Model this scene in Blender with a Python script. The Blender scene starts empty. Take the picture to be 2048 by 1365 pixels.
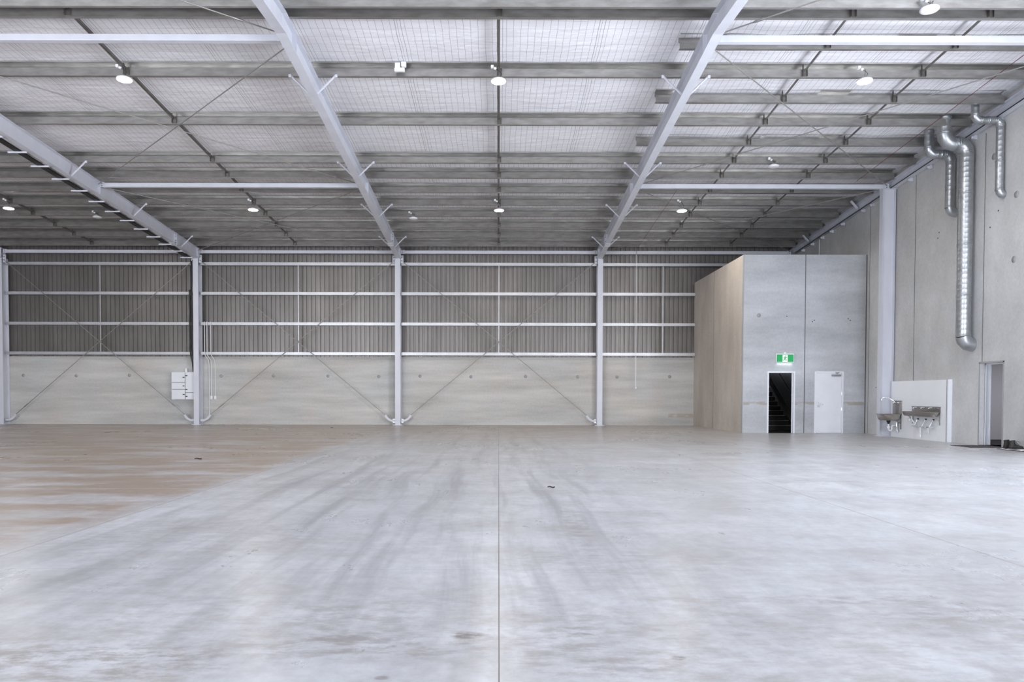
import bpy, math, random
from mathutils import Vector, Matrix
random.seed(7)
scn = bpy.context.scene
COL = scn.collection

# ---------------------------------------------------------------- camera
H = 1.265                                   # eye height
PITCH, ROLL = math.radians(1.4), math.radians(0.13)
cam_d = bpy.data.cameras.new('camera'); cam = bpy.data.objects.new('camera', cam_d); COL.objects.link(cam)
cam_d.sensor_width = 36; cam_d.lens = 1490/2048*36
cam_d.shift_x = 0.0130; cam_d.shift_y = 0.0708; cam_d.clip_end = 300
cam.location = (0, 0, H)
cam.matrix_world = Matrix.Translation((0, 0, H)) @ Matrix.Rotation(math.pi/2-PITCH, 4, 'X') @ Matrix.Rotation(ROLL, 4, 'Z')
scn.camera = cam

# ---------------------------------------------------------------- view, world, daylight
vs = scn.view_settings
scn.display_settings.display_device = 'sRGB'
vs.view_transform = 'Standard'; vs.look = 'None'; vs.gamma = 1; vs.use_curve_mapping = False
vs.exposure = 1.08
scn.cycles.use_denoising = True
scn.cycles.max_bounces = 10; scn.cycles.diffuse_bounces = 6; scn.cycles.glossy_bounces = 4
scn.cycles.sample_clamp_indirect = 6; scn.cycles.caustics_reflective = False; scn.cycles.caustics_refractive = False

w = bpy.data.worlds.new('world'); scn.world = w; w.use_nodes = True
nt = w.node_tree; nt.nodes.clear()
wo = nt.nodes.new('ShaderNodeOutputWorld'); bg = nt.nodes.new('ShaderNodeBackground')
tc = nt.nodes.new('ShaderNodeTexCoord'); sp = nt.nodes.new('ShaderNodeSeparateXYZ'); cr = nt.nodes.new('ShaderNodeValToRGB')
mr = nt.nodes.new('ShaderNodeMapRange'); mr.inputs[1].default_value = -1; mr.inputs[2].default_value = 1
nt.links.new(tc.outputs['Generated'], sp.inputs[0]); nt.links.new(sp.outputs[2], mr.inputs[0]); nt.links.new(mr.outputs[0], cr.inputs[0])
cr.color_ramp.elements[0].position = 0.49; cr.color_ramp.elements[0].color = (0.98, 1.02, 1.12, 1)   # bright yard paving
cr.color_ramp.elements[1].position = 0.51; cr.color_ramp.elements[1].color = (0.97, 1.01, 1.11, 1)   # hazy horizon
e_ = cr.color_ramp.elements.new(0.75); e_.color = (0.40, 0.45, 0.54, 1)                              # darker overcast overhead
nt.links.new(cr.outputs[0], bg.inputs[0]); bg.inputs[1].default_value = 9.0
nt.links.new(bg.outputs[0], wo.inputs[0])

NEARY, FARY, RIDGE = -2.9, 31.62, 14.5
OPEN = [(-20.0, -13.5, 5.0), (-11.6, -6.0, 4.4), (5.6, 11.7, 3.6)]     # roller-door openings behind the camera (x0, x1, top); second added to brighten the core side
for i, (a, b, t) in enumerate(OPEN):
    ld = bpy.data.lights.new('daylight_opening', 'AREA'); ld.shape = 'RECTANGLE'; ld.size = b-a; ld.size_y = t
    ld.cycles.is_portal = True
    lo = bpy.data.objects.new('daylight_opening', ld); COL.objects.link(lo)
    lo.location = ((a+b)/2, NEARY-0.12, t/2); lo.rotation_euler = (math.pi/2, 0, 0)   # faces +Y
SIDE = (4.5, 12.5, 5.0)                     # open side door in the right wall, nearer than the frame shows
ld = bpy.data.lights.new('daylight_opening', 'AREA'); ld.shape = 'RECTANGLE'; ld.size = SIDE[1]-SIDE[0]; ld.size_y = SIDE[2]
ld.cycles.is_portal = True
lo = bpy.data.objects.new('daylight_opening', ld); COL.objects.link(lo)
lo.location = (12.7, (SIDE[0]+SIDE[1])/2, SIDE[2]/2); lo.rotation_euler = (math.pi/2, 0, math.pi/2)

# ---------------------------------------------------------------- helpers
def tag(o, label=None, cat=None, group=None, kind=None):
    if label: o['label'] = label
    if cat: o['category'] = cat
    if group: o['group'] = group
    if kind: o['kind'] = kind
    return o

class MB:
    def __init__(s): s.v = []; s.f = []; s.sm = []
    def add(s, vs, fs, smooth=False):
        n = len(s.v); s.v += [tuple(p) for p in vs]
        s.f += [tuple(i+n for i in f) for f in fs]; s.sm += [smooth]*len(fs); return s
    def box(s, x0, x1, y0, y1, z0, z1):
        vs = [(x, y, z) for x in (x0, x1) for y in (y0, y1) for z in (z0, z1)]
        return s.add(vs, [(0,1,3,2),(4,6,7,5),(0,4,5,1),(2,3,7,6),(0,2,6,4),(1,5,7,3)])
    def bar(s, p, q, w, h, up=(0,0,1)):
        p = Vector(p); q = Vector(q); d = (q-p).normalized(); u = Vector(up)
        a = d.cross(u)
        if a.length < 1e-5: a = d.cross(Vector((0,1,0)))
        a.normalize(); b = a.cross(d).normalized()
        vs = []
        for e in (p, q):
            for i, j in ((-1,-1),(1,-1),(1,1),(-1,1)): vs.append(e+a*i*w/2+b*j*h/2)
        return s.add(vs, [(3,2,1,0),(4,5,6,7),(0,1,5,4),(1,2,6,5),(2,3,7,6),(3,0,4,7)])
    def ring(s, prof, p, q, ax, ay, smooth=False, caps=True):
        """closed 2-D profile extruded from p to q; profile axes ax, ay"""
        p = Vector(p); q = Vector(q); ax = Vector(ax); ay = Vector(ay); n = len(prof)
        vs = [e+ax*a+ay*b for e in (p, q) for a, b in prof]
        fs = [(i, (i+1) % n, n+(i+1) % n, n+i) for i in range(n)]
        s.add(vs, fs, smooth)
        if caps: s.add(vs, [tuple(range(n-1,-1,-1)), tuple(range(n, 2*n))])
        return s
    def tube(s, pts, r, n=10, caps=True, rads=None):
        pts = [Vector(p) for p in pts]; rings = []
        t0 = (pts[1]-pts[0]).normalized()
        a = t0.cross(Vector((0,0,1)))
        if a.length < 0.05: a = t0.cross(Vector((1,0,0)))
        a.normalize()
        for i, p in enumerate(pts):
            if i == 0: t = t0
            elif i == len(pts)-1: t = (pts[-1]-pts[-2]).normalized()
            else:
                t = ((pts[i]-pts[i-1]).normalized()+(pts[i+1]-pts[i]).normalized())
                t = t.normalized() if t.length > 1e-6 else t0
            a = (a-t*a.dot(t)).normalized(); b = t.cross(a)
            k = 1
            if 0 < i < len(pts)-1:
                c = t.dot((pts[i+1]-pts[i]).normalized()); k = 1/max(c, .5)
                m = ((pts[i+1]-pts[i]).normalized()-(pts[i]-pts[i-1]).normalized())
                m = m.normalized() if m.length > 1e-6 else None
            else: m = None
            rr = rads[i] if rads else r
            ring = []
            for j in range(n):
                o = a*math.cos(2*math.pi*j/n)*rr+b*math.sin(2*math.pi*j/n)*rr
                if m is not None: o += m*o.dot(m)*(k-1)
                ring.append(p+o)
            rings.append(ring)
        vs = [v for r_ in rings for v in r_]; fs = []
        for i in range(len(rings)-1):
            for j in range(n): fs.append((i*n+j, i*n+(j+1) % n, (i+1)*n+(j+1) % n, (i+1)*n+j))
        s.add(vs, fs, True)
        if caps: s.add(rings[0], [tuple(range(n-1,-1,-1))]); s.add(rings[-1], [tuple(range(n))])
        return s
    def lathe(s, prof, c, n=24, axis=(0,0,1)):
        """prof: (r, h) along the axis from c"""
        ax = Vector(axis).normalized(); a = ax.orthogonal().normalized(); b = ax.cross(a); c = Vector(c); vs = []
        for r, h in prof:
            for j in range(n): vs.append(c+ax*h+(a*math.cos(2*math.pi*j/n)+b*math.sin(2*math.pi*j/n))*max(r, 1e-4))
        fs = [(i*n+j, i*n+(j+1) % n, (i+1)*n+(j+1) % n, (i+1)*n+j) for i in range(len(prof)-1) for j in range(n)]
        return s.add(vs, fs, True)
    def build(s, name, m, parent=None, bevel=0):
        org = parent['_o'] if parent is not None and '_o' in parent.keys() else None
        o3 = Vector(org) if org is not None else Vector((0,0,0))
        me = bpy.data.meshes.new(name); me.from_pydata([tuple(Vector(v)-o3) for v in s.v], [], s.f)
        me.polygons.foreach_set('use_smooth', s.sm); me.materials.append(m); me.update()
        o = bpy.data.objects.new(name, me); COL.objects.link(o)
        if parent is not None:
            o.parent = parent; o['_o'] = tuple(o3)
            if parent.type == 'MESH': o['_o'] = tuple(o3)
        if bevel:
            b = o.modifiers.new('bevel', 'BEVEL'); b.width = bevel; b.segments = 2; b.limit_method = 'ANGLE'
        return o

def thing(name, label, cat, loc, group=None):
    o = bpy.data.objects.new(name, None); COL.objects.link(o); o.location = loc; o.empty_display_size = .2
    o['_o'] = tuple(loc); return tag(o, label, cat, group)
def solo(name, mb, m, label, cat, loc, group=None, bevel=0):
    """a thing that is one mesh, origin at loc"""
    q = MB(); L = Vector(loc); q.v = [tuple(Vector(v)-L) for v in mb.v]; q.f = mb.f; q.sm = mb.sm
    o = q.build(name, m, None, bevel); o.location = loc; o['_o'] = tuple(loc); return tag(o, label, cat, group)
def struct(name, mb, m, parent=None, bevel=0):
    o = mb.build(name, m, parent, bevel)
    if parent is None: o['kind'] = 'structure'; o['_o'] = (0.0, 0.0, 0.0)
    return o
def copy_tree(o, parent=None):
    c = o.copy(); COL.objects.link(c)
    if parent is not None: c.parent = parent
    for ch in KIDS.get(o.name, []): copy_tree(ch, c)
    return c
KIDS = {}
def index_kids(o):
    ch = [c for c in bpy.data.objects if c.parent == o]; KIDS[o.name] = ch
    for c in ch: index_kids(c)
def thick(poly, t):
    """open 2-D polyline to a closed strip of thickness t"""
    L = []; R = []
    for i, p in enumerate(poly):
        p = Vector(p)
        d0 = (p-Vector(poly[i-1])).normalized() if i else None
        d1 = (Vector(poly[i+1])-p).normalized() if i < len(poly)-1 else None
        d0 = d0 or d1; d1 = d1 or d0
        n0 = Vector((-d0.y, d0.x)); n1 = Vector((-d1.y, d1.x)); n = (n0+n1).normalized()
        k = t/2/max(n.dot(n0), .4); L.append(tuple(p+n*k)); R.append(tuple(p-n*k))
    return L+R[::-1]
ORD = ['first','second','third','fourth','fifth','sixth','seventh','eighth','ninth','tenth','eleventh','twelfth','thirteenth','fourteenth','fifteenth','sixteenth']

# roof planes: height of a plane with constant A at distance d (4.3 degree pitch, ridge at RIDGE)
SL = 0.07546
def zp(A, d):
    dd = d if d >= RIDGE else 2*RIDGE-d
    return H+1.00184*(A-0.07532*dd)
A_RB, A_RT, A_INS, A_ST = 8.03, 8.45, 8.76, 8.33      # rafter underside, rafter top, lining, strut centre

# ---------------------------------------------------------------- materials
def N(nt, t, **k):
    n = nt.nodes.new(t)
    for a, b in k.items(): setattr(n, a, b)
    return n
def newmat(name, col, rough=.5, metal=0., spec=None):
    m = bpy.data.materials.new(name); m.use_nodes = True; b = m.node_tree.nodes['Principled BSDF']
    b.inputs['Base Color'].default_value = (*col, 1); b.inputs['Roughness'].default_value = rough; b.inputs['Metallic'].default_value = metal
    if spec is not None: b.inputs['Specular IOR Level'].default_value = spec
    return m, m.node_tree, b
def mth(nt, op, a, b=None, c=None, clamp=False):
    n = N(nt, 'ShaderNodeMath', operation=op, use_clamp=clamp)
    for i, x in enumerate((a, b, c)):
        if x is None: continue
        if hasattr(x, 'links'): nt.links.new(x, n.inputs[i])
        else: n.inputs[i].default_value = x
    return n.outputs[0]
def noise(nt, vec, scale, detail=4, rough=.55, dist=0):
    n = N(nt, 'ShaderNodeTexNoise'); n.inputs['Scale'].default_value = scale; n.inputs['Detail'].default_value = detail
    n.inputs['Roughness'].default_value = rough; n.inputs['Distortion'].default_value = dist
    nt.links.new(vec, n.inputs['Vector']); return n.outputs[0]
def mapping(nt, vec, scale, loc=(0,0,0), rot=(0,0,0)):
    n = N(nt, 'ShaderNodeMapping'); n.inputs['Scale'].default_value = scale; n.inputs['Location'].default_value = loc; n.inputs['Rotation'].default_value = rot
    nt.links.new(vec, n.inputs['Vector']); return n.outputs[0]
def mr_(nt, x, a, b, c=0., d=1.):
    n = N(nt, 'ShaderNodeMapRange'); nt.links.new(x, n.inputs[0])
    for i, v in enumerate((a, b, c, d)): n.inputs[i+1].default_value = v
    n.clamp = True; return n.outputs[0]
def mix(nt, fac, a, b):
    n = N(nt, 'ShaderNodeMix', data_type='RGBA')
    for x, s in ((fac, n.inputs[0]), (a, n.inputs[6]), (b, n.inputs[7])):
        if hasattr(x, 'links'): nt.links.new(x, s)
        elif isinstance(x, (int, float)): s.default_value = x
        else: s.default_value = (*x, 1)
    return n.outputs[2]
def gpos(nt):
    g = N(nt, 'ShaderNodeNewGeometry'); s = N(nt, 'ShaderNodeSeparateXYZ'); nt.links.new(g.outputs['Position'], s.inputs[0])
    return g.outputs['Position'], s.outputs[0], s.outputs[1], s.outputs[2]
def bump(nt, b, h, st, dist=.02):
    n = N(nt, 'ShaderNodeBump'); n.inputs['Strength'].default_value = st; n.inputs['Distance'].default_value = dist
    nt.links.new(h, n.inputs['Height']); nt.links.new(n.outputs[0], b.inputs['Normal'])

def mottled(name, c0, c1, rough, metal, scale, stretch=(1,1,1), bmp=0, spec=None):
    m, nt, b = newmat(name, c0, rough, metal, spec); P, x, y, z = gpos(nt)
    n = noise(nt, mapping(nt, P, stretch), scale, 5); f = mr_(nt, n, .3, .7)
    nt.links.new(mix(nt, f, c0, c1), b.inputs['Base Color'])
    if bmp: bump(nt, b, n, bmp)
    return m
M = {}
M['paint'] = mottled('painted_steel', (.60,.615,.67), (.66,.675,.73), .45, 0, 3, (1,1,.4))
M['galv'] = mottled('galvanised_steel', (.30,.29,.27), (.45,.44,.42), .34, .75, 9, (.3,1,1))
M['galv_bright'] = mottled('bright_galvanised_steel', (.48,.49,.50), (.58,.59,.60), .42, .5, 8, (.3,1,1))
M['galv_dark'] = mottled('dull_galvanised_steel', (.14,.13,.115), (.20,.19,.175), .45, .6, 9)
M['clad'] = mottled('zinc_cladding', (.165,.152,.141), (.22,.205,.192), .44, .55, 1.5, (1,1,.25))
M['duct'] = mottled('spiral_duct_steel', (.36,.375,.385), (.50,.52,.53), .36, .85, 5)
M['stainless'] = mottled('brushed_stainless', (.36,.33,.30), (.44,.41,.38), .25, .9, 20)
M['chrome'] = newmat('chrome', (.85,.86,.88), .12, 1)[0]
M['white'] = mottled('white_paint', (.74,.76,.80), (.79,.81,.85), .4, 0, 2)
M['panelw'] = mottled('white_wall_lining', (.86,.88,.91), (.89,.91,.93), .45, 0, 2)
M['plastic'] = newmat('white_plastic', (.82,.83,.84), .35)[0]
M['black'] = newmat('black_rubber', (.012,.012,.012), .5)[0]
M['darkgap'] = newmat('joint_sealant', (.10,.095,.085), .8)[0]
M['red'] = newmat('red_pipe', (.16,.03,.03), .5)[0]
M['rod'] = newmat('zinc_rod', (.33,.32,.30), .45, .5)[0]
M['leather'] = mottled('black_leather', (.010,.009,.008), (.022,.020,.018), .55, 0, 40, bmp=.3)
M['lace'] = newmat('grey_laces', (.10,.095,.09), .8)[0]
M['cloth'] = mottled('white_cloth', (.78,.72,.74), (.85,.82,.83), .9, 0, 12)
M['mat'] = mottled('dark_doormat', (.030,.026,.024), (.055,.048,.044), .95, 0, 30)
M['carpet'] = mottled('office_carpet', (.012,.012,.013), (.025,.025,.027), .95, 0, 40)
M['office'] = newmat('office_paint', (.62,.60,.64), .6)[0]
M['stairdark'] = mottled('unlit_stair_dark', (.014,.014,.012), (.022,.022,.019), .6, 0, 6)  # shade of the unlit stairwell put into the colour
M['nosing'] = newmat('stair_nosing', (.42,.42,.38), .5, .3)[0]
M['leaf'] = newmat('dry_leaf', (.035,.022,.015), .8)[0]
M['patch'] = newmat('grout_patch', (.36,.36,.365), .85)[0]
M['hole'] = newmat('bolt_hole', (.02,.02,.02), .9)[0]

def concrete(name, base, warm, band_axis_scale, seam=None, wall=True):
    """cast concrete with faint cast bands and stains"""
    m, nt, b = newmat(name, base, .72, 0, .35); P, x, y, z = gpos(nt)
    big = mr_(nt, noise(nt, P, .35, 5, .6), .35, .65)
    bands = noise(nt, mapping(nt, P, band_axis_scale), 1.0, 6, .62)
    fine = noise(nt, P, 14, 6, .7)
    c = mix(nt, big, base, warm)
    k = mth(nt, 'ADD', mth(nt, 'MULTIPLY', bands, .55), mth(nt, 'MULTIPLY', fine, .22))
    k = mr_(nt, k, .25, .55, .72, 1.20)
    vm = N(nt, 'ShaderNodeVectorMath', operation='SCALE'); nt.links.new(c, vm.inputs[0]); nt.links.new(k, vm.inputs[3])
    nt.links.new(vm.outputs[0], b.inputs['Base Color']); bump(nt, b, fine, .12, .01)
    return m
M['dado'] = concrete('precast_dado', (.52,.53,.52), (.55,.525,.485), (.25,.25,2.2))
M['core_front'] = concrete('precast_core_front', (.52,.54,.565), (.47,.475,.475), (.35,.35,1.3))  # cool tint of the front daylight put into the concrete colour
M['core_side'] = concrete('precast_core_side', (.64,.585,.52), (.56,.51,.455), (.8,.8,.25))  # same concrete, warmed and brightened: lamplight put into the colour
M['wallr'] = concrete('precast_right_wall', (.58,.59,.595), (.60,.59,.56), (.6,.5,.35))

# rust line on the core front near 1 m height
def add_stain(m, z0, hw, x0, x1, col, thr):
    nt = m.node_tree; b = nt.nodes['Principled BSDF']; src = b.inputs['Base Color'].links[0].from_socket
    P, x, y, z = gpos(nt)
    d = mth(nt, 'ABSOLUTE', mth(nt, 'SUBTRACT', z, z0)); f = mr_(nt, d, hw*.6, hw, 1, 0)
    n = noise(nt, mapping(nt, P, (2.5, 2.5, 6)), 1, 4); f = mth(nt, 'MULTIPLY', f, mr_(nt, n, thr, thr+.12, 0, .55))
    fx = mth(nt, 'MULTIPLY', mth(nt, 'GREATER_THAN', x, x0), mth(nt, 'LESS_THAN', x, x1)); f = mth(nt, 'MULTIPLY', f, fx)
    nt.links.new(mix(nt, f, src, col), b.inputs['Base Color'])
add_stain(M['core_front'], 1.01, .07, 8.3, 12.4, (.30,.23,.15), .40)
add_stain(M['dado'], .42, .10, 7.2, 8.3, (.36,.28,.20), .35)

# ---- floor
def floor_mat():
    m, nt, b = newmat('polished_concrete_floor', (.5,.5,.5), .3, 0, .5); P, x, y, z = gpos(nt)
    big = noise(nt, mapping(nt, P, (.30,.30,1)), 1.0, 6, .62)
    fine = noise(nt, P, 9, 8, .72)
    scr = noise(nt, mapping(nt, P, (2.6,1.1,1), rot=(0,0,.15)), 1.0, 9, .70)
    warp = mth(nt, 'MULTIPLY', mth(nt, 'SUBTRACT', noise(nt, mapping(nt, P, (.2,.12,1)), 1, 2), .5), 1.1)
    cx = N(nt, 'ShaderNodeCombineXYZ'); nt.links.new(mth(nt, 'ADD', x, warp), cx.inputs[0]); nt.links.new(y, cx.inputs[1])
    streak = noise(nt, mapping(nt, cx.outputs[0], (3.6,.16,1)), 1.0, 6, .6)
    base = mix(nt, mr_(nt, big, .35, .65), (.51,.52,.53), (.63,.64,.65))
    # tyre marks run along the building between the two joints
    reg = mth(nt, 'MULTIPLY', mr_(nt, x, -4.6, -3.2), mr_(nt, x, .8, 2.2, 1, 0))
    reg = mth(nt, 'MULTIPLY', reg, mth(nt, 'MULTIPLY', mr_(nt, y, 2.5, 5), mr_(nt, y, 24, 30, 1, 0)))
    tm = mth(nt, 'MULTIPLY', mr_(nt, streak, .48, .66, 0, .75), reg)
    base = mix(nt, tm, base, (.29,.295,.305))
    # scuffs everywhere
    base = mix(nt, mr_(nt, scr, .40, .75, 0, .60), base, (.34,.345,.355))
    base = mix(nt, mr_(nt, noise(nt, mapping(nt, P, (.9,1.6,1), loc=(5,3,0)), 1, 10, .7), .44, .72, 0, .75), base, (.36,.35,.335))
    # brown slabs on the left and a brown band by the back wall
    edge = mth(nt, 'ADD', x, mth(nt, 'MULTIPLY', mth(nt, 'SUBTRACT', noise(nt, mapping(nt, P, (.7,.35,1)), 1, 5), .5), 2.0))
    lf = mth(nt, 'MULTIPLY', mr_(nt, edge, -4.3, -3.7, 1, 0), mr_(nt, y, 4.6, 7.0))
    lf = mth(nt, 'MULTIPLY', lf, mr_(nt, x, -3.9, -3.86, 1, .25))
    bf = mth(nt, 'MULTIPLY', mr_(nt, y, 17, 30), mr_(nt, x, 1, 9, 1, .45))
    bn = mth(nt, 'MAXIMUM', lf, bf)
    pat = noise(nt, mapping(nt, P, (.5,1.4,1), loc=(2,7,0)), 1, 7, .66)
    bn = mth(nt, 'MULTIPLY', bn, mr_(nt, pat, .40, .54, .30, 1.0))
    base = mix(nt, bn, base, (.36,.285,.22))
    # brown patches in the foreground; broad ones added to dim the bright near floor
    def spot(px, py, rx, ry, thr=.45):
        dx = mth(nt, 'DIVIDE', mth(nt, 'SUBTRACT', x, px), rx); dy = mth(nt, 'DIVIDE', mth(nt, 'SUBTRACT', y, py), ry)
        r = mth(nt, 'ADD', mth(nt, 'MULTIPLY', dx, dx), mth(nt, 'MULTIPLY', dy, dy))
        return mth(nt, 'MULTIPLY', mr_(nt, r, .3, 1, 1, 0), mr_(nt, noise(nt, mapping(nt, P, (3,6,1)), 1.5, 6, .7), thr, thr+.15))
    for sx, sy, rx, ry, k in ((-1.9,3.45,.75,.35,.55), (-2.6,3.6,.5,.3,.4), (-.75,3.7,.7,.25,.4), (.5,3.5,.5,.3,.25), (-2.55,5.0,.6,.5,.25), (1.9,4.6,1.4,.12,.35), (.75,7.2,.16,1.6,.4), (1.8,3.7,2.4,1.0,.30), (-.2,4.2,1.0,.8,.28), (-1.6,4.1,1.2,.9,.30), (3.4,4.6,1.6,1.0,.25), (1.0,5.6,1.3,.6,.25), (-2.6,6.6,1.6,1.2,.25)):
        base = mix(nt, mth(nt, 'MULTIPLY', spot(sx, sy, rx, ry), k), base, (.22,.19,.165))
    for sx, sy, r0, k in ((-.165,3.9,.075,.75), (.865,3.56,.035,.7), (-.55,3.72,.035,.6), (.42,3.95,.10,.35), (-.52,3.3,.03,.6)):
        base = mix(nt, mth(nt, 'MULTIPLY', spot(sx, sy, r0*1.3, r0, .40), k), base, (.14,.11,.09))
    # joints
    def line(coord, at, wdt):
        return mr_(nt, mth(nt, 'ABSOLUTE', mth(nt, 'SUBTRACT', coord, at)), wdt*.5, wdt, 1, 0)
    base = mix(nt, mth(nt, 'MULTIPLY', line(x, .004, .004), 1), base, (.07,.06,.05))
    for at in (-3.88, 3.9): base = mix(nt, mth(nt, 'MULTIPLY', line(x, at, .010), .65), base, (.20,.16,.13))
    for at in (-12.2, 8.1, -8.1): base = mix(nt, mth(nt, 'MULTIPLY', line(x, at, .02), .35), base, (.6,.55,.5))
    for at in (5.37, 14.5, 10.0): base = mix(nt, mth(nt, 'MULTIPLY', line(y, at, .009 if at < 6 else .03), .35), base, (.30,.29,.28) if at < 6 else (.62,.6,.58))
    k = mr_(nt, fine, .3, .7, .86, 1.12)
    vm = N(nt, 'ShaderNodeVectorMath', operation='SCALE'); nt.links.new(base, vm.inputs[0]); nt.links.new(k, vm.inputs[3])
    nt.links.new(vm.outputs[0], b.inputs['Base Color'])
    nt.links.new(mr_(nt, mth(nt, 'ADD', mth(nt, 'MULTIPLY', scr, .4), mth(nt, 'MULTIPLY', big, .6)), .3, .7, .24, .36), b.inputs['Roughness'])
    return m
M['floor'] = floor_mat()

# ---- roof lining: white foil over safety mesh
def lining_mat():
    m, nt, b = newmat('foil_lining_with_safety_mesh', (.8,.8,.82), .55, 0, .4); P, x, y, z = gpos(nt)
    wob = mth(nt, 'MULTIPLY', mth(nt, 'SUBTRACT', noise(nt, P, 1.3, 3), .5), .05)
    def wires(c, pitch, wd):
        f = mth(nt, 'FRACT', mth(nt, 'ADD', mth(nt, 'DIVIDE', c, pitch), 100.5))
        return mr_(nt, mth(nt, 'MULTIPLY', mth(nt, 'ABSOLUTE', mth(nt, 'SUBTRACT', f, .5)), pitch), wd*.5, wd, 1, 0)
    xw = mth(nt, 'ADD', x, wob); yw = mth(nt, 'ADD', y, wob)
    a = mth(nt, 'MAXIMUM', wires(xw, .15, .0044), mth(nt, 'MULTIPLY', wires(yw, .30, .0048), .75))
    lap = mth(nt, 'MAXIMUM', wires(mth(nt, 'ADD', xw, .05), 2.1, .007), wires(mth(nt, 'ADD', xw, -.07), 2.1, .006))
    a = mth(nt, 'MAXIMUM', mth(nt, 'MULTIPLY', a, .78), mth(nt, 'MULTIPLY', lap, .85))
    big = noise(nt, mapping(nt, P, (1,2,1)), .8, 4)
    c = mix(nt, mr_(nt, big, .3, .7), (.78,.77,.80), (.86,.86,.89))
    nt.links.new(mix(nt, a, c, (.16,.155,.155)), b.inputs['Base Color'])
    bump(nt, b, mth(nt, 'ADD', noise(nt, mapping(nt, P, (1,2.5,1)), 2.2, 4, .5), mth(nt, 'MULTIPLY', noise(nt, P, 9, 3), .15)), .45, .06)
    return m
M['lining'] = lining_mat()

def emit(name, col, st, sample=False):
    m = bpy.data.materials.new(name); m.use_nodes = True; nt = m.node_tree; nt.nodes.clear()
    o = N(nt, 'ShaderNodeOutputMaterial'); e = N(nt, 'ShaderNodeEmission'); e.inputs[0].default_value = (*col, 1); e.inputs[1].default_value = st
    nt.links.new(e.outputs[0], o.inputs[0])
    if not sample: m.cycles.emission_sampling = 'NONE'
    return m
M['lamp'] = emit('lit_diffuser', (1,.96,.90), 14)
M['exit_green'] = emit('exit_sign_green', (.023,.21,.075), 1.0)
M['exit_white'] = emit('exit_sign_white', (.95,1,.97), .5)

# ================================================================= SETTING
XL, XR = -37.0, 12.45
COLX = {1: -20.85, 2: -12.66, 3: -4.23, 4: 4.23}
RAFX = {1: -20.85, 2: -12.62, 3: -4.20, 4: 4.20}

struct('floor', MB().add([(XL, NEARY-.3, 0), (12.6, NEARY-.3, 0), (12.6, 32, 0), (XL, 32, 0)], [(0,1,2,3)]), M['floor'])

# ceiling: insulation lining sagging a little between the purlins
PUR = [14.69, 16.98, 19.45, 22.0, 23.20, 24.49, 25.72, 26.97, 28.30, 29.55, 30.84]
PURX = [15.80, 18.20, 20.72]
def lining():
    mb = MB(); nx = 150; ys = []
    stops = [NEARY-.2, 0, 3, 6, 9, 11.9, 14.3, RIDGE]+PUR+[31.95]
    for a, b in zip(stops[:-1], stops[1:]):
        n = 8 if a >= 14 else 3
        ys += [a+(b-a)*i/n for i in range(n)]
    ys.append(stops[-1]); xs = [XL+(12.6-XL)*i/nx for i in range(nx+1)]
    vs = []
    for y in ys:
        for s0, s1 in zip(stops[:-1], stops[1:]):
            if s0 <= y <= s1: break
        t = (y-s0)/(s1-s0); sag = math.sin(math.pi*t)
        for x in xs:
            vs.append((x, y, zp(A_INS, y)-.030*sag*min(1, (s1-s0)/2.4)*(1+.5*math.sin(x*3.0+y))*(.7+.3*math.sin(x*1.3))))
    n = nx+1
    fs = [(j*n+i, (j+1)*n+i, (j+1)*n+i+1, j*n+i+1) for j in range(len(ys)-1) for i in range(nx)]
    mb.add(vs, fs, True); return mb
struct('ceiling', lining(), M['lining'])
# roof skin above the lining
mb = MB()
for a, b in ((NEARY-.4, RIDGE), (RIDGE, 32.2)):
    za, zb = zp(8.98, a), zp(8.98, b)
    mb.add([(XL-.2, a, za), (12.8, a, za), (12.8, b, zb), (XL-.2, b, zb)], [(0,1,2,3)])
struct('ceiling_roof_skin', mb, M['clad'])

# back wall: precast dado and ribbed cladding above
DZ = 2.87
struct('wall_back', MB().box(XL, 8.35, FARY+.02, FARY+.17, 0, DZ), M['dado'])
def cladding():
    pts = []; x = XL
    while x < 12.6:
        pts += [(x, .035), (x+.118, .035), (x+.132, 0), (x+.176, 0)]
        x += .190
    # pans stand forward, ribs recede
    vs = []; n = len(pts)
    for z in (DZ-.08, 8.05):
        for a, b in pts: vs.append((a, FARY+.24-b, z))
    return MB().add(vs, [(i, i+1, n+i+1, n+i) for i in range(n-1)])
struct('wall_back_cladding', cladding(), M['clad'])
# near wall behind the camera, with open roller doors and the added opening
mb = MB(); x = XL
for a, b, t in OPEN:
    mb.box(x, a, NEARY-.2, NEARY, 0, 8.3); mb.box(a, b, NEARY-.2, NEARY, t, 8.3); x = b
mb.box(x, 12.6, NEARY-.2, NEARY, 0, 8.3)
struct('wall_near', mb, M['dado'])
struct('wall_left', MB().box(XL-.2, XL, NEARY-.2, 32, 0, 9.6), M['dado'])
# right wall with a doorway
D0, D1, DT = 18.42, 19.30, 2.11
mb = MB()
mb.box(XR, XR+.15, NEARY-.2, SIDE[0], 0, 10); mb.box(XR, XR+.15, SIDE[0], SIDE[1], SIDE[2], 10); mb.box(XR, XR+.15, SIDE[1], D0, 0, 10); mb.box(XR, XR+.15, D1, 32, 0, 10); mb.box(XR, XR+.15, D0, D1, DT, 10)
struct('wall_right', mb, M['wallr'])
for i, yy in enumerate((25.12, 22.40, 19.22, 16.05)):
    z0 = DT if D0 < yy < D1 else 0
    struct('trim_%d' % (i+1), MB().box(XR-.003, XR+.001, yy-.010, yy+.010, z0, 8.0), M['darkgap'])
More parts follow.
